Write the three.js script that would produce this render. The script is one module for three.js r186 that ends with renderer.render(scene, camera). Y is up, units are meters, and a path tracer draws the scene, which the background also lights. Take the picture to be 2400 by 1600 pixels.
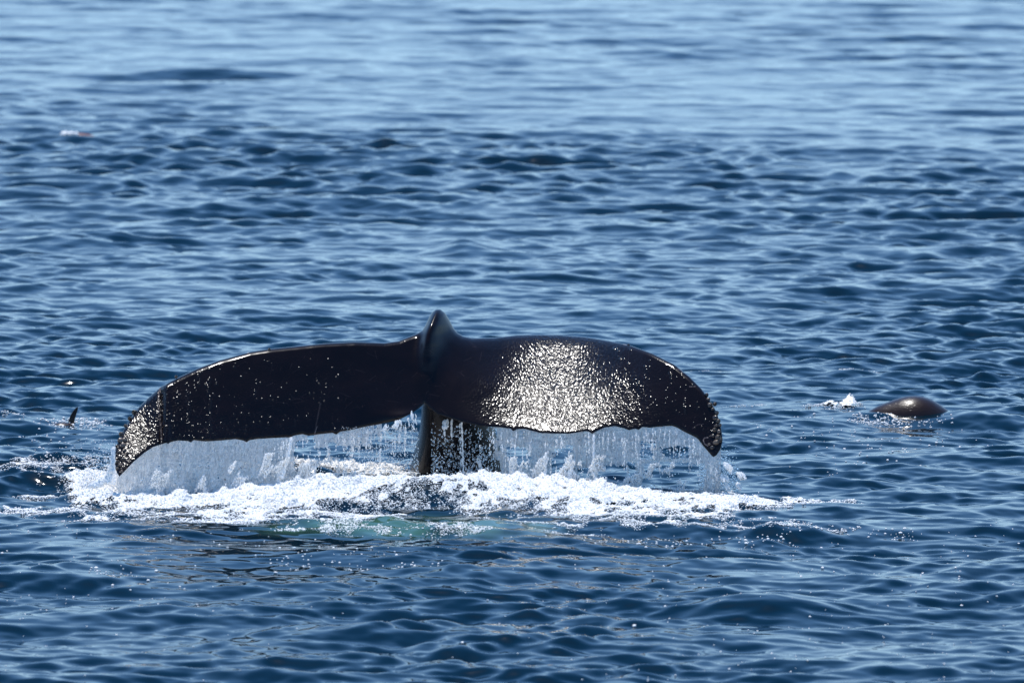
import * as THREE from 'three';
import { mergeGeometries } from 'three/addons/utils/BufferGeometryUtils.js';

// ------------------------------------------------------------------ camera, sky, sun, exposure
const scene = new THREE.Scene();
const EYE_HEIGHT = 6, EYE_BACK = 50, PITCH = THREE.MathUtils.degToRad(5.71), FOV = 5.49;
const camera = new THREE.PerspectiveCamera(FOV, 1024 / 682, 1, 9000);
camera.position.set(0, EYE_HEIGHT, EYE_BACK);
camera.lookAt(0, EYE_HEIGHT - Math.tan(PITCH) * 100, EYE_BACK - 100);
camera.focus = 50.1;
camera.userData.fStop = 3.6;
camera.updateMatrixWorld();

const SUN_ELEV = THREE.MathUtils.degToRad(67), SUN_AZ = THREE.MathUtils.degToRad(-18);   // azimuth from straight ahead (-z) towards +x
const sunDir = new THREE.Vector3(Math.cos(SUN_ELEV) * Math.sin(SUN_AZ), Math.sin(SUN_ELEV), -Math.cos(SUN_ELEV) * Math.cos(SUN_AZ));
{
  const W = 512, H = 256, data = new Float32Array(W * H * 4);
  const stops = [[0, 0.59, 0.88, 1.13], [4, 0.54, 0.85, 1.17], [9, 0.45, 0.76, 1.17], [20, 0.205, 0.475, 0.99], [40, 0.056, 0.22, 0.60], [90, 0.02, 0.125, 0.40]];
  for (let j = 0; j < H; j++) {
    const el = ((j + 0.5) / H - 0.5) * 180;
    let c = [0.03, 0.06, 0.11];
    if (el >= 0) {
      let k = 0; while (k < stops.length - 2 && el > stops[k + 1][0]) k++;
      const a = stops[k], b = stops[k + 1], t = (el - a[0]) / (b[0] - a[0]);
      c = [1, 2, 3].map((n) => a[n] + (b[n] - a[n]) * t);
    }
    for (let i = 0; i < W; i++) {
      const o = (j * W + i) * 4, az = ((i + 0.5) / W - 0.5) * 2 * Math.PI, e = el * Math.PI / 180;
      const d = Math.cos(e) * Math.cos(az) * sunDir.x + Math.sin(e) * sunDir.y + Math.cos(e) * Math.sin(az) * sunDir.z;
      const glow = el > 0 ? 0.16 * Math.exp(-(1 - d) * 40) : 0;              // the bright air round the sun
      data[o] = c[0] + glow; data[o + 1] = c[1] + glow; data[o + 2] = c[2] + glow * 0.95; data[o + 3] = 1;
    }
  }
  const sky = new THREE.DataTexture(data, W, H, THREE.RGBAFormat, THREE.FloatType);
  sky.mapping = THREE.EquirectangularReflectionMapping; sky.magFilter = sky.minFilter = THREE.LinearFilter; sky.needsUpdate = true;
  scene.background = sky; scene.environment = sky;
}
const sun = new THREE.DirectionalLight(new THREE.Color(1, 0.965, 0.92), 4.8);
sun.position.copy(sunDir).multiplyScalar(60); sun.castShadow = true;
Object.assign(sun.shadow.camera, { left: -8, right: 8, top: 8, bottom: -8, far: 120 });
sun.shadow.mapSize.set(4096, 4096);
scene.add(sun); scene.add(sun.target);

const renderer = new THREE.WebGLRenderer({ antialias: true });
renderer.setSize(1024, 682);
renderer.toneMapping = THREE.LinearToneMapping;
renderer.toneMappingExposure = 1.1;
renderer.shadowMap.enabled = true;

// ------------------------------------------------------------------ helpers
function rng(seed) { let s = seed >>> 0; return () => { s = (s + 0x6D2B79F5) | 0; let t = Math.imul(s ^ (s >>> 15), 1 | s); t = (t + Math.imul(t ^ (t >>> 7), 61 | t)) ^ t; return ((t ^ (t >>> 14)) >>> 0) / 4294967296; }; }
const hash = (x, y) => { let h = Math.imul(x, 374761393) + Math.imul(y, 668265263) | 0; h = Math.imul(h ^ (h >>> 13), 1274126177); return ((h ^ (h >>> 16)) >>> 0) / 4294967296; };
function vnoise(x, y) {                                                       // 0..1
  const xi = Math.floor(x), yi = Math.floor(y), fx = x - xi, fy = y - yi, u = fx * fx * (3 - 2 * fx), v = fy * fy * (3 - 2 * fy);
  const a = hash(xi, yi), b = hash(xi + 1, yi), c = hash(xi, yi + 1), d = hash(xi + 1, yi + 1);
  return a + (b - a) * u + (c - a) * v + (a - b - c + d) * u * v;
}
const fbm = (x, y, n = 4) => { let s = 0, a = 0.5, t = 0; for (let i = 0; i < n; i++) { s += a * vnoise(x + i * 17.3, y - i * 9.1); t += a; a *= 0.5; x *= 2.03; y *= 2.03; } return s / t; };
const clamp = (x, a = 0, b = 1) => Math.min(b, Math.max(a, x));
const step = (a, b, x) => { const t = clamp((x - a) / (b - a)); return t * t * (3 - 2 * t); };
function curve(points) { return (x) => { let k = 0; while (k < points.length - 2 && x > points[k + 1][0]) k++; const [x0, y0] = points[k], [x1, y1] = points[k + 1]; return y0 + (y1 - y0) * clamp((x - x0) / (x1 - x0)); }; }

// A pixel of the photograph (2400 x 1600) gives a direction; the distance comes from the sea plane or from an upright plane at a known z.
const FOCAL = 800 / Math.tan(THREE.MathUtils.degToRad(FOV / 2)), cosP = Math.cos(PITCH), sinP = Math.sin(PITCH);
function ray(px, py) { const u = (px - 1200) / FOCAL, v = (800 - py) / FOCAL; return [u, v * cosP - sinP, -cosP - v * sinP]; }
function onZ(px, py, z) { const [a, b, c] = ray(px, py), t = (z - EYE_BACK) / c; return [a * t, EYE_HEIGHT + b * t, z]; }
function onSea(px, py, y = 0) { const [a, b, c] = ray(px, py), t = (y - EYE_HEIGHT) / b; return [a * t, y, EYE_BACK + c * t]; }
const M_PER_PX = 50.4 / FOCAL;

const used = new Map();
function numbered(name) { const n = used.get(name) ?? 0; used.set(name, n + 1); return n ? `${name}_${String(n).padStart(3, '0')}` : name; }
function place(o, name, label, category, extra = {}) { o.name = numbered(name); o.userData = { label, category, ...extra }; scene.add(o); o.traverse((m) => { m.castShadow = m.receiveShadow = true; }); return o; }
function geometry(position, index, extra = {}) {
  const g = new THREE.BufferGeometry();
  g.setAttribute('position', new THREE.BufferAttribute(position instanceof Float32Array ? position : new Float32Array(position), 3));
  if (extra.uv) g.setAttribute('uv', new THREE.BufferAttribute(extra.uv instanceof Float32Array ? extra.uv : new Float32Array(extra.uv), 2));
  if (extra.color) g.setAttribute('color', new THREE.BufferAttribute(extra.color, 3));
  g.setIndex(index instanceof Uint32Array ? new THREE.BufferAttribute(index, 1) : index);
  g.computeVertexNormals();
  return g;
}
function texture(w, h, f, srgb = false, repeat = true) {
  const d = new Uint8Array(w * h * 4);
  for (let j = 0; j < h; j++) for (let i = 0; i < w; i++) {
    const v = f(i, j), o = (j * w + i) * 4;
    if (typeof v === 'number') d[o] = d[o + 1] = d[o + 2] = clamp(v) * 255; else { d[o] = clamp(v[0]) * 255; d[o + 1] = clamp(v[1]) * 255; d[o + 2] = clamp(v[2]) * 255; }
    d[o + 3] = 255;
  }
  const t = new THREE.DataTexture(d, w, h); t.magFilter = t.minFilter = THREE.LinearFilter;
  t.wrapS = t.wrapT = repeat ? THREE.RepeatWrapping : THREE.ClampToEdgeWrapping;
  if (srgb) t.colorSpace = THREE.SRGBColorSpace; t.needsUpdate = true; return t;
}

// ------------------------------------------------------------------ the sea
const RIPPLES = []; { const r = rng(9); for (let i = 0; i < 46; i++) { const n = 12 + Math.floor(26 * r() * r()), d = 1.45 + (r() + r() - 1) * 1.3; RIPPLES.push([Math.round(n * Math.cos(d)), Math.round(n * Math.sin(d)), r() * 6.283, 1.1 / n / 4]); } }
const waves = [];
{
  const r = rng(41), N = 116;
  for (let i = 0; i < N; i++) {
    const f = (i + r() * 0.9) / N, lambda = 0.10 * Math.pow(38, f), k = 2 * Math.PI / lambda;       // 0.1 m to 3.8 m
    const dir = 1.45 + (r() + r() + r() - 1.5) * (lambda < 0.3 ? 1.4 : lambda < 0.9 ? 1.1 : 0.8);                      // running mostly towards the camera, spread wide
    const weight = Math.exp(-Math.pow(Math.log(lambda / 0.34) / 1.15, 2));
    waves.push({ lambda, kx: k * Math.cos(dir), kz: k * Math.sin(dir), ph: r() * 6.283, a: 0.0300 * (0.34 + weight + (lambda < 0.24 ? 0.28 : 0)) / k, short: lambda < 1.3 });
  }
}
const seaZ = (py) => onSea(1200, py)[2];
// slicks, gusts and churned water: places where the short waves are lower or higher
const patches = [];
function patch(px, py, rx, ry, gain) { const [x, , z] = onSea(px, py); patches.push({ x, z, rx: rx * (EYE_BACK - z) / FOCAL, rz: Math.abs(seaZ(py + ry) - seaZ(py - ry)) / 2, gain }); }
patch(640, 1290, 330, 42, -0.72);
patch(60, 1270, 200, 40, -0.4);
patch(1180, 1262, 200, 22, -0.35);
patch(110, 1105, 170, 40, 0.9);
patch(1850, 1110, 150, 40, 0.3);
const gustLine = curve([[-72, 0.5], [seaZ(60), 0.5], [seaZ(200), 0.42], [seaZ(270), 0.52], [seaZ(345), 1.15], [seaZ(420), 1.35], [seaZ(520), 1.02], [seaZ(700), 0.9], [seaZ(1000), 0.88], [seaZ(1300), 0.84], [20, 0.84]]);
function shortGain(x, z) {
  let g = gustLine(z - 0.9 * x * step(-8, -22, z)) * (0.42 + 1.16 * fbm(x * 0.5 + 3, z * 0.22 + 8, 4));
  for (const p of patches) { const dx = (x - p.x) / p.rx, dz = (z - p.z) / p.rz, q = dx * dx + dz * dz; if (q < 5) g *= 1 + p.gain * Math.exp(-q); }
  return g;
}
// swells raised by the whale: rolls round the falling water, a shoulder in front
const swells = [];
function swell(px, py, rx, rz, h, skew = 0) { const [x, , z] = onSea(px, py); swells.push({ x, z, rx, rz, h, skew }); }
swell(700, 1165, 1.3, 0.38, 0.035); swell(1120, 1165, 0.62, 0.36, 0.06); swell(1300, 1172, 0.5, 0.4, 0.05); swell(1560, 1185, 0.9, 0.4, 0.03);
swell(960, 1172, 0.5, 0.38, 0.04); swell(1200, 1245, 0.5, 0.33, 0.05); swell(830, 1243, 0.6, 0.3, 0.03); swell(1120, 1285, 0.75, 0.4, 0.045);
swell(760, 1110, 0.8, 0.3, 0.05); swell(100, 1110, 0.8, 0.5, 0.04); swell(1870, 1250, 0.3, 0.3, 0.05);
swell(1095, 588, 0.3, 0.6, 0.12, 0); swell(1800, 1425, 0.35, 0.35, 0.08); swell(180, 1335, 0.5, 0.4, 0.05); swell(180, 568, 0.6, 0.6, 0.09);
swell(95, 1000, 0.5, 0.3, 0.04); swell(2290, 985, 0.35, 0.25, 0.05);
function bulge(x, z) {
  let h = 0;
  for (const s of swells) { const dx = (x - s.x) / s.rx, dz = (z - s.z) / s.rz, q = dx * dx + dz * dz; if (q < 7) h += s.h * Math.exp(-q); }
  return h;
}
function seaHeight(x0, z0, gain, finest = 0) {
  let h = 0;
  const x = x0 + 0.42 * (vnoise(x0 * 0.9 + 31, z0 * 0.8) - 0.5), z = z0 + 0.42 * (vnoise(x0 * 0.8 - 12, z0 * 0.9 + 5) - 0.5);   // bends the crests
  for (const w of waves) {
    if (w.lambda < finest) continue;
    const s = 0.5 + 0.5 * Math.sin(w.kx * x + w.kz * z + w.ph), fade = finest ? clamp((w.lambda - finest) / finest) : 1;
    h += w.a * fade * (w.short ? gain : 0.75 + 0.25 * gain) * (1.95 * s * Math.sqrt(s) - 0.83);
  }
  return h;
}
for (const [px, py, rx, rz] of [[2131, 985, 0.42, 0.42], [165, 1003, 0.3, 0.3]]) { const [x, , z] = onSea(px, py), h = seaHeight(x, z, shortGain(x, z)) + bulge(x, z); swells.push({ x, z, rx, rz, h: -h }); patch(px, py, rx / M_PER_PX, 30, -0.6); }   // hollows that the sea lions lie in
const sea = (x, z) => seaHeight(x, z, shortGain(x, z), Math.max(0.066, (-8 - z) * 0.0015 + 0.066)) + bulge(x, z);

// water clouded by air bubbles: pale green just under the surface
const clouded = [];
function cloud(px, py, rx, ry, w, tone = 0) { const [x, , z] = onSea(px, py); clouded.push({ x, z, rx: rx * M_PER_PX, rz: ry * M_PER_PX / 0.13, w, tone }); }
cloud(690, 1247, 75, 9, 0.8); cloud(830, 1238, 160, 13, 0.75); cloud(990, 1243, 170, 15, 1.35); cloud(1200, 1240, 85, 20, 1.5, 1); cloud(1100, 1212, 90, 8, 0.4); cloud(410, 1168, 60, 12, 0.8, 1);
cloud(1480, 1218, 120, 12, 0.35); cloud(1000, 1205, 120, 8, 0.3);
function cloudiness(x, z) {
  let c = 0, t = 0;
  for (const p of clouded) { const dx = (x - p.x) / p.rx, dz = (z - p.z) / p.rz, q = dx * dx + dz * dz; if (q < 6) { const e = p.w * Math.exp(-q * 1.1); c += e; t += e * p.tone; } }
  if (c < 0.02) return [0, 0];
  const n = fbm(x * 4.2, z * 2.1, 4);
  return [clamp((c - 0.06) * (3.4 * n - 0.65)), t / c];
}

{
  // rows along z and columns along x, fine where the photograph looks and coarser away from it
  const rows = [], cols = [];
  for (let z = 70; z > 17; z -= 1.5) rows.push(z);
  for (let z = 16; z > -8; z -= 0.036) rows.push(z);
  for (let z = -8, d = 0.036; z > -76; z -= d, d = Math.min(0.15, d + 0.00018)) rows.push(z);
  for (let z = -77, d = 0.3; z > -7000; z -= d, d *= 1.14) rows.push(z);
  const HALF = 235;
  for (let i = -HALF; i <= HALF; i++) cols.push(i / HALF);
  const outer = []; for (let w = 1.02, d = 0.03; w < 1400; w += d, d *= 1.24) outer.push(w);
  const s = [...outer.map((w) => -w).reverse(), ...cols, ...outer];
  const nc = s.length, nr = rows.length, pos = new Float32Array(nc * nr * 3), uv = new Float32Array(nc * nr * 2), col = new Float32Array(nc * nr * 3), idx = new Uint32Array((nc - 1) * (nr - 1) * 6);
  const deep = [0.0005, 0.0098, 0.0180], green = [0.040, 0.105, 0.072], pale = [0.085, 0.165, 0.17];
  let o = 0;
  for (let j = 0; j < nr; j++) {
    const z = rows[j], half = 5.0 + 0.078 * Math.max(0, 12 - z), dz = j ? rows[j - 1] - z : 1.5;
    for (let i = 0; i < nc; i++, o++) {
      const x = s[i] * half, wide = Math.abs(s[i]) > 1 ? Math.abs(s[i] - s[Math.max(0, i - 1)]) * half : half / HALF, cell = Math.max(dz * 0.85, wide);
      let h = 0, c = [0, 0];
      if (cell < 1.5) {
        const near = Math.abs(x) < 4.5 && z < 14 && z > -9;
        h = seaHeight(x, z, shortGain(x, z), cell * 2.1);
        h += bulge(x, z);
        if (near) c = cloudiness(x, z);
      } else h = Math.sin(x * 0.1 + z * 0.13) * 0.03;
      pos[o * 3] = x; pos[o * 3 + 1] = h; pos[o * 3 + 2] = z; uv[o * 2] = x; uv[o * 2 + 1] = z;
      for (let k = 0; k < 3; k++) col[o * 3 + k] = deep[k] + (green[k] + (pale[k] - green[k]) * c[1] - deep[k]) * c[0];
    }
  }
  o = 0;
  for (let j = 0; j < nr - 1; j++) for (let i = 0; i < nc - 1; i++) { const a = j * nc + i, b = a + 1, c = a + nc, d = c + 1; idx[o++] = a; idx[o++] = b; idx[o++] = c; idx[o++] = b; idx[o++] = d; idx[o++] = c; }
  const ripple = texture(512, 512, (i, j) => {                                 // small ripples, tiling over 2.6 m
    const u = i / 512 * 2 * Math.PI, v = j / 512 * 2 * Math.PI; let h = 0;
    for (const [a, b, p, w] of RIPPLES) h += w * Math.sin(a * u + b * v + p);
    return 0.5 + h;
  });
  ripple.repeat.set(1 / 2.6, 1 / 2.6);
  const water = new THREE.MeshPhysicalMaterial({ color: 0xffffff, vertexColors: true, roughness: 0.055, ior: 1.333, bumpMap: ripple, bumpScale: 0.007 });
  const m = new THREE.Mesh(geometry(pos, idx, { uv, color: col }), water);
  place(m, 'sea', 'dark blue sea with short steep wavelets under a clear sky', 'sea', { kind: 'structure' });
}

// ------------------------------------------------------------------ the whale's tail
// outline of the flukes in the photograph: leading edge (with the ridge of the tail stock in the middle) and trailing edge
const leading = [[266, 1072], [268, 1058], [272, 1043.7], [284, 1015.7], [298, 991], [319, 959.6], [347, 931.5], [375, 907], [410, 887.6], [463, 863], [515, 843.8], [586, 824.5], [630, 817.5], [691, 811.5], [761, 804.5], [831, 801], [901, 803.5], [935, 799], [954, 791], [975, 783], [990, 774], [998, 760], [1005, 744], [1013, 731], [1022, 725], [1032, 725], [1043, 733], [1054, 751], [1063, 769], [1072, 780], [1086, 788], [1108, 792.5], [1160, 791], [1213, 785], [1266, 784], [1318, 785], [1371, 789.4], [1424, 798], [1476, 808.7], [1529, 828], [1581, 854], [1616, 882], [1644, 910], [1665, 938.5], [1681, 966.6], [1690, 1000], [1693, 1020], [1694, 1030]];
const trailing = [[266, 1086], [269, 1097], [274, 1109], [279, 1116], [286, 1109], [295, 1100], [312, 1082], [337, 1061], [358, 1047], [389, 1037], [393, 1040], [400, 1035], [417, 1032], [440, 1033], [447, 1036.5], [453, 1031], [480, 1034], [515, 1032], [551, 1028.5], [570, 1032], [577, 1036], [585, 1031], [603, 1028], [640, 1026], [670, 1024.5], [678, 1025], [690, 1020], [709, 1017], [723, 1021], [744, 1017.5], [779, 1014], [788, 1018], [797, 1011], [814, 1009], [849, 1001], [884, 994.6], [930, 986], [965, 968], [982, 956], [989, 950], [994, 944], [999, 949], [1006, 955], [1027, 972], [1055, 980.6], [1090, 991], [1125, 998], [1178, 1001.6], [1196, 1004], [1203, 1010], [1212, 1005], [1231, 1005], [1266, 1014], [1301, 1015.7], [1336, 1015.7], [1371, 1010], [1380, 1011], [1388, 1016.5], [1400, 1009], [1417, 1001.6], [1441, 998], [1462, 1003], [1475, 1008], [1488, 1004], [1497, 1007], [1506, 1000], [1523, 1002], [1539, 1000], [1574, 997.5], [1586, 1001], [1599, 1008.7], [1634, 1026], [1651, 1047], [1663, 1061], [1672, 1071], [1680, 1066], [1688, 1054], [1692, 1042], [1694, 1032]];
const leadY = curve(leading), trailY = curve(trailing);
const steepRaw = curve([[266, 1.2], [310, 1.36], [345, 1.2], [372, 0.95], [400, 0.78], [480, 0.62], [700, 0.56], [900, 0.6], [1000, 0.72], [1090, 1.0], [1200, 1.45], [1300, 1.58], [1390, 1.54], [1470, 1.12], [1550, 0.75], [1694, 0.62]]);
const steep = (x) => { let s = 0; for (let k = -4; k <= 4; k++) s += steepRaw(x + k * (x < 450 ? 4 : 11)); return s / 9; };
const ridgeX = curve([[725, 1027], [745, 1018], [780, 1004], [830, 995], [900, 992]]), ridgeH = curve([[725, 0.10], [760, 0.135], [800, 0.11], [835, 0.06], [870, 0.022], [940, 0.0]]);
function edgeDistance(line, px, py) {
  let best = 1e9;
  for (let k = 0; k < line.length - 1; k++) {
    const [x0, y0] = line[k], [x1, y1] = line[k + 1];
    if (Math.min(Math.abs(x0 - px), Math.abs(x1 - px)) > 90 && (px - x0) * (px - x1) > 0) continue;
    const dx = x1 - x0, dy = y1 - y0, t = clamp(((px - x0) * dx + (py - y0) * dy) / (dx * dx + dy * dy)), d = Math.hypot(px - x0 - t * dx, py - y0 - t * dy);
    if (d < best) best = d;
  }
  return best;
}
function flukeDepth(px, py) {                                                 // z of the middle surface; it leans back as it rises
  const up = (1015 - py) * M_PER_PX;
  let z = 0.45 - up * steep(px) - 0.10 * up * up;
  const dx = px - ridgeX(py);
  z += ridgeH(py) * (dx < 0 ? Math.exp(-Math.pow(dx / 15, 2)) : Math.exp(-Math.pow(dx / 36, 2)));
  z -= 0.035 * Math.exp(-Math.pow((px - 380) / 7, 2)) * step(890, 930, py) * (px < 380 ? 1 : 0.6) - 0.02 * Math.exp(-Math.pow((px - 390) / 9, 2));     // fold near one tip
  z += 0.03 * Math.exp(-Math.pow((px - 950) / 50, 2) - Math.pow((py - 975) / 14, 2));                                                                  // rolled lip beside the notch
  const off = (px - 1000) * M_PER_PX; z += 0.2 * (Math.sqrt(off * off + 0.09) - 0.3) - 0.24;                                                              // both halves sweep towards the camera
  z -= 0.42 * Math.max(0, 372 - px) * M_PER_PX;                                                                                                        // the tip beyond the fold bends away
  z += 0.02 * (fbm(px * 0.006, py * 0.009, 3) - 0.5) + 0.006 * (fbm(px * 0.03, py * 0.03, 2) - 0.5);
  return z;
}
function flukeHalf(px, py) {                                                  // half thickness: blunt leading edge, thin trailing edge
  const l = edgeDistance(leading, px, py) * M_PER_PX, t = edgeDistance(trailing, px, py) * M_PER_PX;
  const a = clamp(l / (0.03 + 0.055 * step(985, 1010, px) * step(1500, 1420, px))), b = clamp(t / 0.30);
  return 0.004 + (0.032 + 0.03 * step(985, 1010, px) * step(1500, 1420, px)) * Math.sqrt(1 - (1 - a) * (1 - a)) * Math.pow(b, 0.7) + 0.012 * Math.min(1, Math.sqrt(clamp(t / 0.02)) , Math.sqrt(clamp(l / 0.02)));
}
const U0 = -2.9, V0 = -0.2, US = 4.6, VS = 1.6;                                // metres covered by the skin's textures
const skinPos = [], skinUV = [], skinIdx = [];
{
  const NX = 760, NY = 110, x0 = 266, x1 = 1694;
  const xs = []; for (let i = 0; i <= NX; i++) { const t = i / NX; xs.push(x0 + (x1 - x0) * (t + 0.062 * (Math.sin(2 * Math.PI * t) / (2 * Math.PI)) * -6.0 * 0.9 * Math.pow(Math.abs(2 * t - 1), 3))); }
  xs.sort((a, b) => a - b); xs[0] = x0; xs[NX] = x1;
  for (const side of [1, -1]) {
    const base = skinPos.length / 3;
    for (let i = 0; i <= NX; i++) for (let j = 0; j <= NY; j++) {
      const px = xs[i], v = 0.5 - 0.5 * Math.cos(Math.PI * j / NY), py = leadY(px) + (trailY(px) - leadY(px)) * v;
      const z = flukeDepth(px, py), h = (j === 0 || j === NY || i === 0 || i === NX) ? 0 : flukeHalf(px, py);
      const p = onZ(px, py, z); p[2] += side * h * (side > 0 ? 1 : 0.8);
      skinPos.push(...p); skinUV.push((p[0] - U0) / US, (p[1] - V0) / VS);
    }
    for (let i = 0; i < NX; i++) for (let j = 0; j < NY; j++) { const a = base + i * (NY + 1) + j, b = a + 1, c = a + NY + 1, d = c + 1; if (side > 0) skinIdx.push(a, b, c, b, d, c); else skinIdx.push(a, c, b, b, c, d); }
  }
}
function flukePoint(px, py) { const p = onZ(px, py, flukeDepth(px, py)); p[2] += flukeHalf(px, py); return p; }
// the tail stock: rises from the sea behind the flukes, arches over and runs into them
{
  const path = new THREE.CatmullRomCurve3([onZ(1078, 1290, -0.75), onZ(1076, 1200, -0.72), onZ(1070, 1100, -0.66), onZ(1066, 1000, -0.58), onZ(1052, 900, -0.52), onZ(1044, 830, -0.46), onZ(1030, 805, -0.36), onZ(1020, 850, -0.2)].map((p) => new THREE.Vector3(...p)));
  const width = curve([[0, 0.46], [0.15, 0.43], [0.286, 0.36], [0.36, 0.31], [0.43, 0.27], [0.57, 0.20], [0.7, 0.14], [0.85, 0.07], [1, 0.001]]), deepH = curve([[0, 0.40], [0.35, 0.33], [0.6, 0.25], [0.8, 0.10], [1, 0.001]]);
  const NS = 70, NR = 72, base = skinPos.length / 3;
  for (let i = 0; i <= NS; i++) {
    const t = i / NS, c = path.getPoint(t), tan = path.getTangent(t), side = new THREE.Vector3(1, 0, 0.22).normalize(), out = new THREE.Vector3().crossVectors(tan, side).normalize();
    side.crossVectors(out, tan).normalize();
    for (let k = 0; k < NR; k++) {
      const a = k / NR * 2 * Math.PI, ca = Math.cos(a), sa = Math.sin(a);
      // flattened flanks that meet in a blunt ridge towards the camera, left of the middle
      const r = 1 + 0.16 * Math.pow(Math.max(0, Math.cos(a - 4.35)), 6) - 0.08 * Math.pow(Math.max(0, Math.cos(a - 3.6)), 4) - 0.07 * Math.pow(Math.max(0, Math.cos(a - 5.2)), 4);
      const p = c.clone().addScaledVector(side, ca * r * width(t)).addScaledVector(out, sa * r * deepH(t));
      skinPos.push(p.x, p.y, p.z); skinUV.push((p.x - U0) / US, (p.y - V0) / VS);
    }
  }
  for (let i = 0; i < NS; i++) for (let k = 0; k < NR; k++) { const a = base + i * NR + k, b = base + i * NR + (k + 1) % NR, c = a + NR, d = b + NR; skinIdx.push(a, c, b, b, c, d); }
}
const whale = new THREE.Group();
{
  // where the skin carries beads and runnels of water (photograph): over one half of the flukes, and at the other tip
  const beaded = (px, py) => {
    const f = fbm(px * 0.02, py * 0.02, 3) - 0.5, e = (a, b, rx, ry) => Math.exp(-Math.pow((px - a) / rx, 2) - Math.pow((py - b) / ry, 2));
    let m = 1.25 * e(1310, 880, 140, 75) + 1.1 * e(1350, 960, 130, 50) + 0.4 * e(1480, 930, 70, 100) + 0.5 * e(1170, 960, 70, 40) + 1.5 * e(320, 1010, 60, 85) + 0.9 * step(395, 386, px) * step(370, 380, px) + 0.75 * e(470, 1000, 120, 45) + 0.55 * e(420, 940, 70, 60) + 0.3 * e(600, 1010, 140, 25) + 0.35 * e(1640, 960, 60, 60) + 1.0 * e(1670, 1030, 30, 45);
    return clamp(m + f * 0.5);
  };
  const W = 2048, H = 712, mx = US / W, my = VS / H;
  const toPx = (i, j) => { const x = U0 + (i + 0.5) * mx, y = V0 + (j + 0.5) * my; const py = 1130 - y / M_PER_PX * 0.99; return [1200 + x / M_PER_PX, py + 6]; };
  const r = rng(77);
  const bump = new Float32Array(W * H).fill(0);
  for (let j = 0; j < H; j++) for (let i = 0; i < W; i++) {
    const [px, py] = toPx(i, j), b = beaded(px, py), x = i * mx, y = j * my;
    const n1 = vnoise(x * 105 + y * 50, y * 112 - x * 24), n2 = vnoise(x * 170 + 9, y * 180 + 4 + x * 40), n3 = vnoise(x * 9, y * 70), n0 = vnoise(x * 26 + 50, y * 30 + x * 9);
    bump[j * W + i] = 0.35 + b * 0.35 * (n0 - 0.5) + b * (0.46 * (n1 - 0.5) + 0.34 * (n2 - 0.5)) + 0.03 * (n3 - 0.5);
  }
  const drop = (px, py, rad, h) => {                                          // one bead standing on the skin
    const ci = ((px - 1200) * M_PER_PX - U0) / mx, cj = ((1136 - py) / 0.99 * M_PER_PX - V0) / my, rr = rad / mx;
    for (let j = Math.floor(cj - rr); j <= cj + rr; j++) for (let i = Math.floor(ci - rr); i <= ci + rr; i++) { if (i < 0 || j < 0 || i >= W || j >= H) continue; const q = (Math.pow(i - ci, 2) + Math.pow(j - cj, 2)) / (rr * rr); if (q < 1) bump[j * W + i] += h * Math.sqrt(1 - q); }
  };
  for (let n = 0; n < 430; n++) { const left = r() < 0.72, px = left ? 380 + 420 * Math.pow(r(), 1.7) : 1440 + 240 * r(), py = left ? 1034 - 190 * Math.pow(r(), 1.6) : 830 + 180 * r(); drop(px, py, 0.004 + 0.005 * r(), 0.25 + 0.3 * r()); }
  for (const [px, y0, y1] of [[494, 885, 925], [448, 935, 990], [445, 915, 940], [497, 925, 1010], [470, 880, 900], [424, 915, 935], [512, 890, 900], [1570, 875, 890], [1600, 930, 960]]) for (let y = y0; y < y1; y += 3.2) drop(px + (r() - 0.5) * 6, y, 0.006 + 0.006 * r(), 0.45);
  const bumpMap = texture(W, H, (i, j) => bump[j * W + i], false, false);
  const W2 = 1400, H2 = 486, marks = new Float32Array(W2 * H2);
  const scratch = (points, wide, strength) => { for (let k = 0; k < points.length - 1; k++) { const [ax, ay] = points[k], [bx, by] = points[k + 1], n = Math.ceil(Math.hypot(bx - ax, by - ay) * 1.5); for (let m = 0; m <= n; m++) { const px = ax + (bx - ax) * m / n, py = ay + (by - ay) * m / n, ci = ((px - 1200) * M_PER_PX - U0) / US * W2, cj = ((1136 - py) / 0.99 * M_PER_PX - V0) / VS * H2; for (let j = Math.floor(cj - 3); j <= cj + 3; j++) for (let i = Math.floor(ci - 3); i <= ci + 3; i++) if (i >= 0 && j >= 0 && i < W2 && j < H2) { const q = Math.hypot(i - ci, j - cj); const s = strength * clamp(wide + 0.5 - q) * (0.5 + hash(i, j)); if (s > marks[j * W2 + i]) marks[j * W2 + i] = s; } } } };
  scratch([[563, 834], [572, 832], [583, 833]], 1, 0.9); scratch([[512, 856], [518, 853], [524, 857]], 0.8, 0.6); scratch([[753, 945], [749, 965], [744, 990], [741, 1012]], 1.6, 0.20); scratch([[746, 995], [740, 1012]], 0.7, 0.7);
  scratch([[1462, 826], [1475, 825], [1490, 823]], 0.8, 0.7); scratch([[1612, 902], [1626, 901]], 0.7, 0.7); scratch([[1462, 920], [1470, 923], [1482, 924]], 0.7, 0.5); scratch([[1618, 991], [1630, 983], [1643, 981]], 0.6, 0.4);
  scratch([[1652, 1028], [1645, 1024], [1642, 1016], [1645, 1011], [1653, 1010]], 0.9, 0.7); scratch([[380, 905], [377, 925], [379, 950], [384, 985], [387, 1010], [389, 1034]], 2.2, 0.4); scratch([[1360, 790], [1380, 793], [1410, 798]], 1, 0.35); scratch([[1585, 866], [1592, 868], [1598, 874]], 0.8, 0.5);
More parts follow.
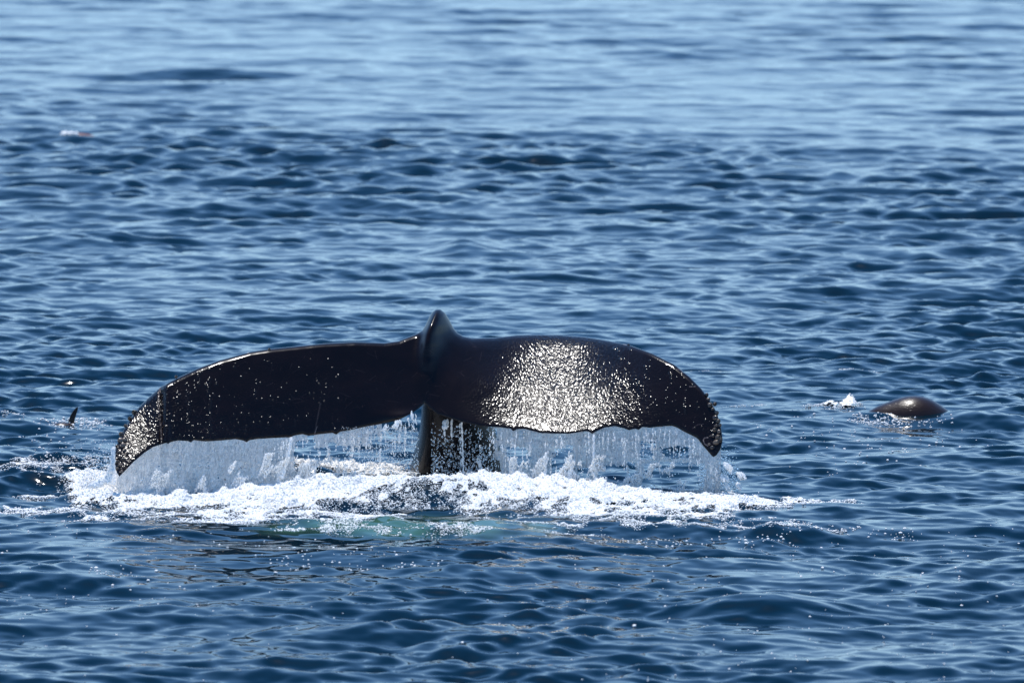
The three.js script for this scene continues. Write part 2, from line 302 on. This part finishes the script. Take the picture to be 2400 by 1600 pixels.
  { const q = rng(5); for (let n = 0; n < 170; n++) { const px = 420 + 1200 * q(), py = 810 + 190 * q(), l = 6 + 26 * q(), a = q() * 6.28; scratch([[px, py], [px + l * Math.cos(a), py + l * 0.6 * Math.sin(a)]], 0.45, 0.07 + 0.13 * q()); } }
  const skin = texture(W2, H2, (i, j) => {
    const n = fbm(i * 0.02, j * 0.03, 4), m = clamp(marks[j * W2 + i]), s = 0.75 + 0.5 * n;
    return [0.082 * s + 0.55 * m, 0.056 * s + 0.53 * m, 0.060 * s + 0.50 * m];
  }, true, false);
  const hide = new THREE.MeshPhysicalMaterial({ map: skin, roughness: 0.19, ior: 1.38, specularIntensity: 0.65, bumpMap, bumpScale: 0.0075 });
  const body = new THREE.Mesh(geometry(skinPos, skinIdx, { uv: skinUV }), hide); body.name = 'tail';
  whale.add(body);
  // acorn barnacles along the edges
  const shells = [0, 1, 2].map((v) => { const q = rng(60 + v), g = new THREE.LatheGeometry([[1.0, -0.35], [1.0, 0.05], [0.86, 0.42], [0.62, 0.78], [0.46, 0.84], [0.36, 0.62], [0.001, 0.5]].map(([a, b]) => new THREE.Vector2(a, b)), 10), p = g.attributes.position; for (let i = 0; i < p.count; i++) { const a = Math.round(Math.atan2(p.getZ(i), p.getX(i)) * 10 / 6.2832 + 10) % 10, k = 0.86 + 0.28 * hash(a + v * 31, 5); p.setXYZ(i, p.getX(i) * k, p.getY(i), p.getZ(i) * k); } g.computeVertexNormals(); return g; });
  const shell = [new THREE.MeshPhysicalMaterial({ color: new THREE.Color().setRGB(0.06, 0.045, 0.034), roughness: 0.38, bumpMap, bumpScale: 0.004 }), new THREE.MeshPhysicalMaterial({ color: new THREE.Color().setRGB(0.035, 0.026, 0.024), roughness: 0.3 }), new THREE.MeshPhysicalMaterial({ color: new THREE.Color().setRGB(0.12, 0.09, 0.07), roughness: 0.4 })];
  const spots = [[1657, 925, 7], [1661, 935, 8], [1665, 948, 8], [1676, 945, 6], [1671, 957, 7], [1680, 967, 8], [1677, 978, 8], [1683, 986, 7], [1679, 997, 9], [1676, 1006, 8], [1687, 995, 7], [1684, 1024, 8], [1688, 1031, 7], [1679, 1036, 8], [1670, 1048, 6], [1663, 1040, 5], [1672, 1020, 6], [1686, 1010, 7],
    [413, 881, 6], [314, 965, 8], [294, 998, 8], [284, 1017, 8], [282, 1031, 10], [287, 1043, 9], [273, 1045, 7], [278, 1071, 8], [270, 1081, 7], [287, 1075, 7], [299, 1061, 8], [281, 1089, 7], [274, 1098, 6], [303, 979, 6], [290, 1056, 6], [278, 1058, 6], [292, 1030, 7], [284, 1104, 6], [631, 819, 6], [1473, 808, 4]];
  const q = rng(15);
  for (const [px, py, rad] of spots) {
    const c = flukePoint(px, py), e = 3, l = flukePoint(px - e, py), rr = flukePoint(px + e, py), u = flukePoint(px, py - e), d = flukePoint(px, py + e);
    const n = new THREE.Vector3().crossVectors(new THREE.Vector3(rr[0] - l[0], rr[1] - l[1], rr[2] - l[2]), new THREE.Vector3(u[0] - d[0], u[1] - d[1], u[2] - d[2])).normalize();
    if (px > 1640) n.x += 0.9; if (px < 320) n.x -= 0.9; if (px === 631 || px === 413) n.y += 0.8; n.normalize();
    const b = new THREE.Mesh(shells[Math.floor(q() * 3)], shell[Math.floor(q() * 3)]); b.name = 'barnacle';
    b.position.set(c[0], c[1], c[2]).addScaledVector(n, -0.003); b.quaternion.setFromUnitVectors(new THREE.Vector3(0, 1, 0), n); b.rotateY(q() * 6);
    const k = rad * M_PER_PX * (0.6 + 0.3 * q()); b.scale.set(k, k * (0.9 + 0.5 * q()), k); whale.add(b);
  }
  place(whale, 'humpback_whale', 'huge dark whale tail with drooping flukes raised out of the sea, shedding water', 'whale');
}
console.log('whale done');

// ------------------------------------------------------------------ water falling from the flukes
const dropGeometry = new THREE.SphereGeometry(1, 8, 6);
const fall = new THREE.MeshPhysicalMaterial({ color: new THREE.Color().setRGB(0.97, 0.95, 0.92), roughness: 0.86, transmission: 0.78, thickness: 0, ior: 1.33 });
const white = new THREE.MeshPhysicalMaterial({ color: new THREE.Color().setRGB(0.89, 0.88, 0.85), roughness: 0.75, ior: 1.33, specularIntensity: 0.5 });
const clear = new THREE.MeshPhysicalMaterial({ color: 0xffffff, roughness: 0.02, transmission: 1, thickness: 0.02, ior: 1.333 });
function swarm(name, label, category, material, items) {                      // items: [x, y, z, rx, ry, rz]
  const m = new THREE.InstancedMesh(dropGeometry, material, items.length), mat = new THREE.Matrix4(), q = new THREE.Quaternion(), e = new THREE.Euler(), v = new THREE.Vector3(), s = new THREE.Vector3(), r = rng(items.length);
  items.forEach(([x, y, z, a, b, c], i) => { e.set((r() - 0.5) * 0.7, r() * 3, (r() - 0.5) * 0.7); m.setMatrixAt(i, mat.compose(v.set(x, y, z), q.setFromEuler(e), s.set(a, b ?? a, c ?? a))); });
  return place(m, name, label, category, { kind: 'stuff' });
}
const holes = [[693, 735, 1036, 1072], [722, 737, 1020, 1050], [740, 762, 1052, 1072], [775, 790, 1040, 1064], [800, 860, 1050, 1100], [693, 725, 1075, 1100], [745, 772, 1088, 1120],
  [1190, 1212, 1050, 1068], [1215, 1240, 1050, 1070], [1300, 1326, 1052, 1072], [1332, 1342, 1045, 1056], [1296, 1330, 1078, 1142], [1358, 1380, 1098, 1140], [1408, 1436, 1092, 1142], [1440, 1468, 1092, 1142], [1474, 1488, 1086, 1142], [1503, 1531, 1036, 1072], [1511, 1544, 1088, 1142], [1552, 1572, 1050, 1066], [1573, 1618, 1048, 1072], [1550, 1618, 1085, 1142], [1624, 1650, 1090, 1142], [1195, 1240, 1075, 1090], [1250, 1262, 1105, 1135]];
function thickness(px, py) {                                                  // above 0: there is water
  const wob = 16 * (fbm(px * 0.11, py * 0.05, 3) - 0.5), grain = fbm(px * 0.16, py * 0.06 + 40, 3) - 0.5, strand = 0.6 * vnoise(px * 0.11, 3.3) + 0.4 * vnoise(px * 0.33, py * 0.01 + 9) - 0.5, top = py - trailY(px);
  let t = 1;
  if (px < 985) t = 1 - 0.75 * step(640, 830, px) - 0.5 * step(820, 900, px) + 0.55 * step(60, 8, top) * step(960, 840, px) - 0.35 * step(880, 960, px);
  else t = -1.45 + 2.75 * step(1100, 1215, px) - 0.35 * step(1055, 1110, py) - 0.5 * step(1640, 1700, px);
  t += strand * (px < 690 ? 0.2 : 1.1) + grain * 0.9;
  for (const [a, b, c, d] of holes) { const q = Math.max((a - px + wob) / 4, (px - b + wob) / 4, (c - py + wob * 0.5) / 5, (py - d + wob * 0.5) / 5); if (q < 1) t -= 1.6 * clamp(1 - q); }
  return t - 0.12 + (px > 1160 ? 0.16 : 0);
}
{
  const sheets = [['curtain_of_water', 272, 990, 'pale unbroken sheet of water pouring off the fluke whose tip is folded and creased'], ['curtain_of_water', 1004, 1690, 'torn see-through sheet of water pouring off the glistening half of the flukes']];
  const drops = [], foamDrops = [], r = rng(23);
  const grain = texture(512, 512, (i, j) => 0.5 * fbm(i * 0.125, j * 0.0625, 3) + 0.5 * vnoise(i * 0.25, j * 0.16), false);
  fall.bumpMap = grain; fall.bumpScale = 0.012;
  // clear film between strands of water white with air
  const airy = (low) => texture(512, 512, (i, j) => { const u = i / 512, v = j / 512, w = 0.5 * vnoise(u * 60, v * 5) + 0.3 * vnoise(u * 130 + 7, v * 14) + 0.2 * vnoise(u * 220, v * 120); return low + (1 - low) * step(0.28, 0.62, w); });
  fall.roughness = 1; fall.roughnessMap = airy(0.74);
  const torn = fall.clone(); torn.roughnessMap = airy(0.64);
  for (const [name, a, b, label] of sheets) {
    const cell = 0.006, nx = Math.round((b - a) * M_PER_PX / cell), ny = 118, pos = [], uv = [], idx = [], has = [];
    for (let i = 0; i <= nx; i++) for (let j = 0; j <= ny; j++) {
      const px = a + (b - a) * i / nx, py0 = trailY(px) - 3, top = onZ(px, py0, flukeDepth(px, py0)), y = top[1] - j * cell, py = py0 + j * cell / M_PER_PX;
      const k = j / ny, x = top[0] + 0.012 * (vnoise(px * 0.02, j * 0.02) - 0.5) * k, z = top[2] + 0.05 * k + (0.035 * (fbm(px * 0.035, j * 0.01, 2) - 0.5) + 0.016 * (vnoise(px * 0.2, j * 0.09) - 0.5) + 0.022 * (vnoise(px * 0.45, j * 0.36) - 0.5)) * Math.min(1, j / 12);
      pos.push(x, y, z); uv.push(x * 1.1, y * 1.1);
      has.push(y > -0.03 && thickness(px, py) > (j > 6 && hash(i, j * 7) < 0.004 ? 0.9 : 0));
      if (y > 0 && j > 4) {
        const t = thickness(px, py);
        if (t > -0.75 && r() < 0.20 * clamp(0.6 + t)) { const s = 0.0022 + 0.004 * r() * r(); drops.push([x + (r() - 0.5) * 0.02, y, z + (r() - 0.5) * 0.08, s, s * (1 + r() * 1.4)]); }
      }
    }
    for (let i = 0; i < nx; i++) for (let j = 0; j < ny; j++) { const p = i * (ny + 1) + j, q = p + 1, c = p + ny + 1, d = c + 1; if (has[p] && has[q] && has[c] && has[d]) idx.push(p, q, c, q, d, c); }
    place(new THREE.Mesh(geometry(pos, idx, { uv }), a < 900 ? fall : torn), name, label, 'falling water', { kind: 'stuff' });
  }
  // white strands where the water breaks up
  const strand = (x0, y0, x1, y1, wide, n, dz = 0, size = 1) => { for (let i = 0; i < n; i++) { const t = r(), px = x0 + (x1 - x0) * t + (r() + r() - 1) * wide, py = y0 + (y1 - y0) * t, qx = clamp(px, 272, 1690), zt = flukeDepth(qx, trailY(qx)) + 0.05 * t + 0.065 + dz, p = onZ(px, py, zt), s = size * (0.003 + 0.006 * r() * r()); if (p[1] > 0) foamDrops.push([p[0], p[1], p[2] + (r() - 0.5) * 0.03, s, s * (1 + 1.8 * r())]); } };
  strand(682, 1028, 674, 1072, 3.5, 420); strand(674, 1070, 660, 1120, 4.5, 520); strand(661, 1085, 650, 1140, 7, 260);
  const froth = (x0, x1, y0, y1, n, level, dz = 0.085) => { for (let i = 0; i < n; i++) { const px = x0 + (x1 - x0) * r(), py = y0 + (y1 - y0) * r(), e = Math.min((px - x0) / 25, (x1 - px) / 25, (py - y0) / 25, 1); if (fbm((px + 0.45 * py) * 0.045, py * 0.022, 4) + 0.12 * e < level + 0.1 * r()) continue; const zt = flukeDepth(px, trailY(px)) + dz + 0.03 * r(), p = onZ(px, py, zt), s = 0.0022 + 0.0055 * r() * r(); if (p[1] > 0) foamDrops.push([...p, s, s * (1 + 1.2 * r())]); } };
  froth(455, 590, 1078, 1160, 8000, 0.61); froth(560, 690, 1062, 1155, 6000, 0.63); froth(330, 470, 1100, 1165, 2500, 0.69); froth(1180, 1420, 1065, 1150, 7000, 0.66); froth(1400, 1660, 1085, 1165, 6000, 0.68); froth(1600, 1700, 1060, 1165, 2500, 0.64); froth(690, 820, 1085, 1140, 2500, 0.68);
  strand(964, 966, 966, 982, 2.5, 26); strand(930, 987, 926, 1002, 8, 70); strand(905, 996, 899, 1012, 8, 36); strand(940, 988, 934, 1040, 2.5, 26); strand(893, 1012, 890, 1080, 2, 22); strand(950, 1000, 947, 1070, 2, 14); strand(830, 1015, 825, 1075, 2.5, 18); strand(860, 1008, 858, 1060, 2.5, 16);
  strand(1280, 1062, 1277, 1120, 2.5, 260); strand(1345, 1080, 1330, 1125, 5, 300); strand(1392, 1020, 1392, 1075, 2, 120); strand(1398, 1080, 1395, 1125, 4, 160); strand(1205, 1095, 1200, 1120, 5, 120);
  for (let n = 0; n < 3; n++) { const px = 1028 + 110 * r(); strand(px, 985, px + 9 * (r() - 0.5), 1025 + 90 * r(), 1.2, 26, -0.25); }
  strand(1082, 990, 1086, 1110, 1.5, 70, -0.2); strand(1045, 985, 1042, 1005, 9, 60, -0.2); strand(1120, 1075, 1130, 1115, 6, 60, -0.2);
  for (let n = 0; n < 9; n++) { const px = 1690 + 55 * r() * r(), py = 1085 + 60 * r(); strand(px, py, px + 6, py + 12, 6, 40); }
  strand(262, 1095, 250, 1130, 9, 1500); strand(265, 1050, 262, 1105, 5, 350); strand(250, 1120, 220, 1140, 16, 900);
  for (let n = 0; n < 150; n++) { const right = n % 3 !== 0, px = right ? 1125 + 560 * r() : 640 + 340 * r(), top = trailY(px) + 4 + 60 * r() * r(), end = Math.min(1145, top + 15 + 75 * r()); strand(px, top, px + 6 * (r() - 0.5), end, 1.1 + 1.5 * r(), 9 + 8 * r(), 0.02, 0.42 + 0.3 * r()); }
  swarm('spray_streak', 'white streaks of spray in the water falling from the flukes', 'spray', white, foamDrops);
  // scattered clear drops, thinning out past the end of the sheet
  for (let n = 0; n < 2600; n++) { const px = 1640 + 95 * r(), py = 1040 + 110 * Math.sqrt(r()), p = onZ(px, py, 0.45 + 0.3 * (r() - 0.5)), s = 0.0025 + 0.004 * r() * r(); if (p[1] > 0 && r() < 1.1 - (px - 1640) / 100) drops.push([...p, s, s * 1.4]); }
  for (let n = 0; n < 1000; n++) { const px = 1010 + 145 * r(), py = 985 + 135 * Math.sqrt(r()), p = onZ(px, py, -0.1 + 0.3 * r()), s = 0.0025 + 0.0045 * r() * r(); drops.push([...p, s, s * 1.5]); }
  for (let n = 0; n < 1100; n++) { const px = 800 + 180 * r(), py = 1000 + 110 * r(), p = onZ(px, py, 0.35 + 0.2 * r()), s = 0.002 + 0.003 * r() * r(); drops.push([...p, s, s * 1.6]); }
  for (let n = 0; n < 900; n++) { const px = 270 - 120 * r() * r(), py = 1020 + 115 * Math.sqrt(r()), p = onZ(px, py, 0.4 + 0.3 * r()), s = 0.002 + 0.004 * r() * r(); drops.push([...p, s]); }
  swarm('falling_drop', 'clear drops scattered through the water falling from the flukes', 'water drop', clear, drops);
}
console.log('falling water done');

// ------------------------------------------------------------------ foam on the sea
const foamAreas = [];
function foam(px, py, rx, ry, w, thick, streak = 0) { const [x, , z] = onSea(px, py); foamAreas.push({ x, z, rx: rx * M_PER_PX, rz: ry * M_PER_PX / 0.125, w, thick, streak }); }
foam(250, 1145, 75, 20, 1.4, 1.6); foam(330, 1165, 90, 22, 1.3, 1.2); foam(480, 1175, 150, 22, 1.5, 1.3); foam(620, 1170, 130, 22, 1.4, 1.3); foam(760, 1158, 120, 18, 1.2, 1.3); foam(900, 1152, 140, 18, 1.3, 1.4); foam(1040, 1150, 130, 22, 1.25, 1.4); foam(1180, 1142, 90, 20, 1.5, 1.7); foam(1300, 1160, 100, 20, 1.3, 1.5); foam(1420, 1172, 110, 20, 1.25, 1.3); foam(1560, 1182, 120, 20, 1.2, 1.2); foam(1700, 1180, 110, 16, 1.15, 1.0); foam(1820, 1190, 60, 8, 0.8, 0.6);
foam(760, 1105, 150, 14, 1.1, 1.3); foam(900, 1108, 90, 12, 0.9, 1.0);
foam(950, 1182, 120, 18, 0.72, 0.7); foam(1150, 1180, 130, 18, 0.65, 0.7); foam(1300, 1192, 120, 16, 0.8, 0.6); foam(1420, 1206, 90, 14, 1.05, 0.4, 1); foam(1560, 1205, 110, 12, 0.83, 0.5, 1);
foam(560, 1215, 190, 10, 0.89, 0.3, 1); foam(760, 1208, 200, 8, 0.89, 0.3, 1); foam(520, 1225, 70, 6, 1.15, 0.3, 1); foam(900, 1222, 180, 9, 0.73, 0.3, 1); foam(1010, 1225, 40, 5, 0.95, 0.3, 1); foam(1210, 1225, 60, 5, 0.83, 0.3, 1);
foam(1400, 1225, 140, 7, 0.74, 0.25, 1); foam(1560, 1236, 120, 5, 0.89, 0.25, 1); foam(1760, 1240, 90, 4, 0.89, 0.25, 1); foam(1880, 1247, 80, 5, 0.83, 0.25, 1);
foam(900, 1246, 130, 6, 0.86, 0.6); foam(800, 1237, 80, 5, 0.85, 0.6); foam(1060, 1253, 60, 4, 0.8, 0.5); foam(1640, 1222, 120, 5, 0.75, 0.3, 1); foam(1330, 1240, 90, 4, 0.7, 0.3, 1); foam(700, 1246, 40, 3, 0.6, 0.4); foam(1330, 1252, 60, 3, 0.55, 0.3);
foam(110, 1100, 130, 16, 0.74, 0.5); foam(220, 1075, 60, 14, 0.78, 0.6); foam(60, 1118, 100, 8, 0.7, 0.4); foam(190, 1137, 70, 8, 0.9, 0.7); foam(90, 1162, 40, 4, 0.8, 0.5); foam(230, 1165, 50, 8, 0.65, 0.4); foam(215, 1217, 38, 5, 1.4, 1.3); foam(180, 1198, 130, 8, 0.67, 0.2, 1); foam(330, 1203, 110, 7, 0.71, 0.2, 1); foam(60, 1190, 80, 5, 0.59, 0.2, 1);
foam(18, 972, 32, 9, 0.75, 0.6); foam(215, 998, 40, 10, 0.8, 0.6); foam(1750, 945, 60, 6, 0.6, 0.3); foam(1660, 877, 50, 3, 0.7, 0.3); foam(2040, 875, 70, 4, 0.58, 0.3); foam(1990, 1178, 60, 4, 0.6, 0.3);
foam(1955, 962, 46, 8, 0.85, 0.8); foam(1990, 955, 24, 8, 1.5, 1.5); foam(1935, 952, 26, 7, 1.2, 1.1); foam(1900, 955, 20, 5, 0.85, 0.8); foam(2030, 985, 40, 5, 0.6, 0.4);
function foamAt(x, z) {
  let d = 0, t = 0, st = 0;
  for (const f of foamAreas) { const dx = (x - f.x) / f.rx; if (dx > 2.2 || dx < -2.2) continue; const dz = (z - f.z) / f.rz, q = dx * dx + dz * dz; if (q < 4.5) { const e = f.w * Math.exp(-q * 1.05); d += e; t += e * f.thick; st += e * f.streak; } }
  return d < 0.05 ? null : [Math.min(d, 1.5), t / d, st / d];
}
function foamDepth(x, z) {                                                    // height of the froth above the water, below 0 where there is none
  const f = foamAt(x, z); if (!f) return -1;
  const warp = 0.3 * (fbm(x * 2.2, z * 1.3, 3) - 0.5);
  const lace = fbm(x * 4.0 + 20 + warp, z * 2.6 + warp * 2, 4), web = 1 - Math.abs(2 * fbm(x * 3.2 + 5, z * 3.0 + warp * 5, 3) - 1), fine = fbm(x * 24, z * 10, 3);
  const streaky = clamp(f[2] * 1.4), n = (1 - streaky) * (0.6 * lace + 0.4 * fine) + streaky * (0.5 * (web - 0.3) + 0.2 * lace + 0.3 * fine);
  const over = Math.min(f[0], 1.2) * 0.8 + (n - 0.53) * (2.2 + 1.2 * streaky) - 0.36;
  if (over < 0) return over;
  const ridge = (u) => 1 - Math.abs(2 * u - 1);
  const lump = ridge(fbm(x * 5.5 + 7, z * 4.2, 2)), boil = ridge(vnoise(x * 18 + z * 7, z * 15 - x * 6)), grit = ridge(vnoise(x * 41 - z * 19, z * 33 + x * 22));
  return 0.004 + f[1] * clamp(over * 1.1) * (0.046 * lump * lump + 0.014 * boil + 0.006 * grit);
}
{
  const r = rng(88), pos = [], idx = [], uv = [], blobs = [], bubbles = [];
  const x0 = -4.1, x1 = 3.1, z0 = -9.6, z1 = 3.4, cx = 0.011;
  const zs = []; for (let z = z0; z < z1; z += z < -1.6 ? 0.05 : 0.016) zs.push(z);
  const heap = [];
  const nx = Math.round((x1 - x0) / cx), id = new Int32Array((nx + 1) * zs.length).fill(-1);
  for (let j = 0; j < zs.length; j++) for (let i = 0; i <= nx; i++) {
    const x = x0 + i * cx, z = zs[j], d = foamDepth(x, z);
    if (d < -0.42) continue;
    const h = sea(x, z);
    const solid = d > 0.011, dens = d > 0 ? clamp(0.62 + d * 20) : 0.62 * Math.pow(1 + d / 0.42, 2.6);
    if (solid) { id[j * (nx + 1) + i] = pos.length / 3; pos.push(x, h + d - 0.003, z); uv.push(x * 2, z * 2); }
    for (let k = 0; k < 3; k++) if (r() < dens * 0.75) { const s = 0.0018 + 0.0048 * r() * r(); (d < 0 && r() < 0.25 ? heap : blobs).push([x + (r() - 0.5) * cx * 1.3, h + Math.max(0, d - 0.004) * (0.9 + 0.15 * r()) + s * 0.3, z + (r() - 0.5) * 0.022, s * (1 + 0.5 * r()), s * 0.85]); }
    if (d > 0.035 && r() < 0.07) { const s = 0.002 + 0.0035 * r(); blobs.push([x, h + d + 0.005 + 0.06 * r() * r() * r(), z, s]); }
  }
  for (let j = 0; j < zs.length - 1; j++) for (let i = 0; i < nx; i++) { const a = id[j * (nx + 1) + i], b = id[j * (nx + 1) + i + 1], c = id[(j + 1) * (nx + 1) + i], d = id[(j + 1) * (nx + 1) + i + 1]; if (a >= 0 && b >= 0 && c >= 0) idx.push(a, c, b); if (b >= 0 && c >= 0 && d >= 0) idx.push(b, c, d); }
  const pits = texture(512, 512, (i, j) => 0.6 * fbm(i * 0.125, j * 0.125, 3) + 0.4 * vnoise(i * 0.25, j * 0.25), false);
  const froth = new THREE.MeshPhysicalMaterial({ color: new THREE.Color().setRGB(0.88, 0.865, 0.83), roughness: 0.85, ior: 1.33, specularIntensity: 0.4, bumpMap: pits, bumpScale: 0.012 });
  place(new THREE.Mesh(geometry(pos, idx, { uv }), froth), 'sea_foam', 'white churned foam spread over the water under the raised flukes', 'foam', { kind: 'stuff' });
  swarm('clear_bubble', 'clear bubbles bunched in the dark gaps of the churned foam', 'bubble', clear, heap);
  swarm('froth', 'beads of white froth heaped on the churned foam', 'froth', white, blobs);
  // single bubbles drifting on the open water, thickest near the whale
  for (let n = 0; n < 800; n++) { const px = 2400 * r(), py = 1225 + 375 * Math.pow(r(), 1.25), [x, , z] = onSea(px, py), s = 0.0025 + 0.0055 * r() * r() * r(); if (fbm(x * 0.9 + 4, z * 0.5, 3) < 0.47 && r() < 0.75) continue; bubbles.push([x, sea(x, z) + s * 0.3, z, s * (1 + r()), s]); }
  for (const [px, py, rx, ry, n] of [[790, 1310, 160, 22, 60], [980, 1325, 60, 10, 30], [1790, 1262, 90, 12, 60], [2100, 1255, 60, 6, 30], [260, 1350, 80, 20, 20], [2150, 1020, 200, 40, 50], [1900, 1010, 120, 40, 50], [150, 1030, 120, 40, 90], [2000, 1080, 150, 50, 40], [200, 995, 45, 12, 120], [2060, 984, 60, 5, 90], [2150, 986, 90, 5, 60], [130, 1000, 40, 6, 50], [1520, 1270, 130, 10, 60]]) for (let k = 0; k < n; k++) { const [x, , z] = onSea(px + (r() + r() - 1) * rx * 1.4, py + (r() + r() - 1) * ry * 1.4), s = 0.003 + 0.006 * r() * r(); bubbles.push([x, sea(x, z) + s * 0.3, z, s * (1 + 0.8 * r()), s]); }
  swarm('floating_bubble', 'small white bubbles drifting on the water around the whale', 'bubble', white, bubbles);
  console.log('foam', pos.length / 3, blobs.length, bubbles.length);
}

// ------------------------------------------------------------------ sea lions round the whale
const pelt = texture(512, 512, (i, j) => 0.5 * fbm(i * 0.03, j * 0.09, 4) + 0.3 * vnoise(i * 0.06, j * 0.25) + 0.35 * step(0.80, 0.95, vnoise(i * 0.11 + 3, j * 0.12)));
const fur = (r, g, b) => new THREE.MeshPhysicalMaterial({ color: new THREE.Color().setRGB(r, g, b), roughness: 0.3, ior: 1.38, specularIntensity: 0.6, clearcoat: 0.3, clearcoatRoughness: 0.1, bumpMap: pelt, bumpScale: 0.0018 });
function lump(points, deep, tilt = 0) {                                       // a body along x: [x, height of the back], rounded across
  const N = 60, R = 32, pos = [], idx = [], uv = [], shape = curve(points), xa = points[0][0], xb = points[points.length - 1][0];
  for (let i = 0; i <= N; i++) { const t = 0.5 - 0.5 * Math.cos(Math.PI * i / N), x = xa + (xb - xa) * t; let h = 0; for (let k = -3; k <= 3; k++) h += shape(clamp(x + k * 0.012, xa, xb)); h = Math.max(0.001, h / 7); for (let k = 0; k <= R; k++) { const a = k / R * 2 * Math.PI; pos.push(x, h * Math.cos(a) * (Math.cos(a) > 0 ? 1 : 0.8), deep * h * Math.sin(a) + tilt * x); uv.push(x * 2, a * h * 2); } }
  for (let i = 0; i < N; i++) for (let k = 0; k < R; k++) { const a = i * (R + 1) + k, b = a + 1, c = a + R + 1, d = c + 1; idx.push(a, c, b, b, c, d); }
  return geometry(pos, idx, { uv });
}
{
  const [x, , z] = onSea(2131, 976), k = (50.4 - z) / 50.4 * M_PER_PX, base = sea(x, z);
  const lion = new THREE.Group(); lion.scale.set(1.18, 1, 1); lion.position.set(x, onZ(2145, 926, z - 0.1)[1] - 0.247, z - 0.10);
  const s = (px) => (px - 2131) * k;
  const back = new THREE.Mesh(lump([[s(2015), 0.02], [s(2045), 0.105], [s(2070), 0.165], [s(2095), 0.20], [s(2120), 0.235], [s(2145), 0.247], [s(2168), 0.232], [s(2190), 0.19], [s(2212), 0.125], [s(2235), 0.06], [s(2255), 0.01]], 1.0), fur(0.022, 0.0105, 0.006)); back.name = 'back'; lion.add(back);
  place(lion, 'sea_lion', 'glossy dark brown back of a sea lion, smoothly rounded, breaking the surface beside white splash', 'sea lion', { group: 'sea lions round the whale' });
}
{
  const [x, , z] = onSea(165, 1000), k = (50.4 - z) / 50.4 * M_PER_PX, base = sea(x, z), lion = new THREE.Group(); lion.position.set(x, base - 0.05, z);
  const s = (px) => (px - 165) * k, furry = fur(0.03, 0.019, 0.016);
  const back = new THREE.Mesh(lump([[s(80), 0.002], [s(100), 0.02], [s(118), 0.045], [s(132), 0.066], [s(148), 0.07], [s(165), 0.06], [s(190), 0.03], [s(205), 0.004]], 1.3), furry); back.name = 'back'; lion.add(back);
  const sh = new THREE.Shape(); const P = [[158, 1002], [160, 984], [164, 972], [170, 962], [176, 955], [180, 952.5], [179.5, 957], [176, 968], [173, 978], [171, 986], [172, 1002]];
  P.forEach(([px, py], i) => sh[i ? 'lineTo' : 'moveTo'](s(px), (1000 - py) * k));
  const g = new THREE.ExtrudeGeometry(sh, { depth: 0.008, bevelEnabled: true, bevelSize: 0.004, bevelThickness: 0.006, bevelSegments: 2 }); g.translate(0, 0.02, -0.06);
  const flipper = new THREE.Mesh(g, fur(0.014, 0.010, 0.010)); flipper.name = 'flipper'; lion.add(flipper);
  place(lion, 'sea_lion', 'sea lion rolling at the surface with one dark pointed flipper held up', 'sea lion', { group: 'sea lions round the whale' });
}
{
  const [x, , z] = onSea(180, 326), k = (EYE_BACK - z) / FOCAL, base = sea(x, z), lion = new THREE.Group(); lion.position.set(x, base - 0.04, z);
  const s = (px) => (px - 180) * k;
  const back = new THREE.Mesh(lump([[s(118), 0.01], [s(130), 0.05], [s(145), 0.07], [s(160), 0.075], [s(175), 0.09], [s(195), 0.085], [s(210), 0.07], [s(222), 0.05], [s(232), 0.01]], 1.2), fur(0.16, 0.055, 0.032)); back.name = 'back'; lion.add(back);
  place(lion, 'sea_lion', 'reddish brown sea lion back far beyond the whale between two small white splashes', 'sea lion', { group: 'sea lions round the whale' });
  const r = rng(4), items = []; for (let n = 0; n < 190; n++) { const a = r() < 0.5, px = a ? 152 + 10 * (r() + r() - 1) : 171 + 12 * (r() + r() - 1), p = onSea(px, 325), y = base + 0.01 + 0.05 * r(), q = 0.006 + 0.012 * r(); items.push([p[0], y, p[2] + 0.12 + 0.15 * r(), q]); }
  swarm('splash', 'two small white splashes beside the reddish brown back far beyond the whale', 'splash', white, items);
}
renderer.render(scene, camera);
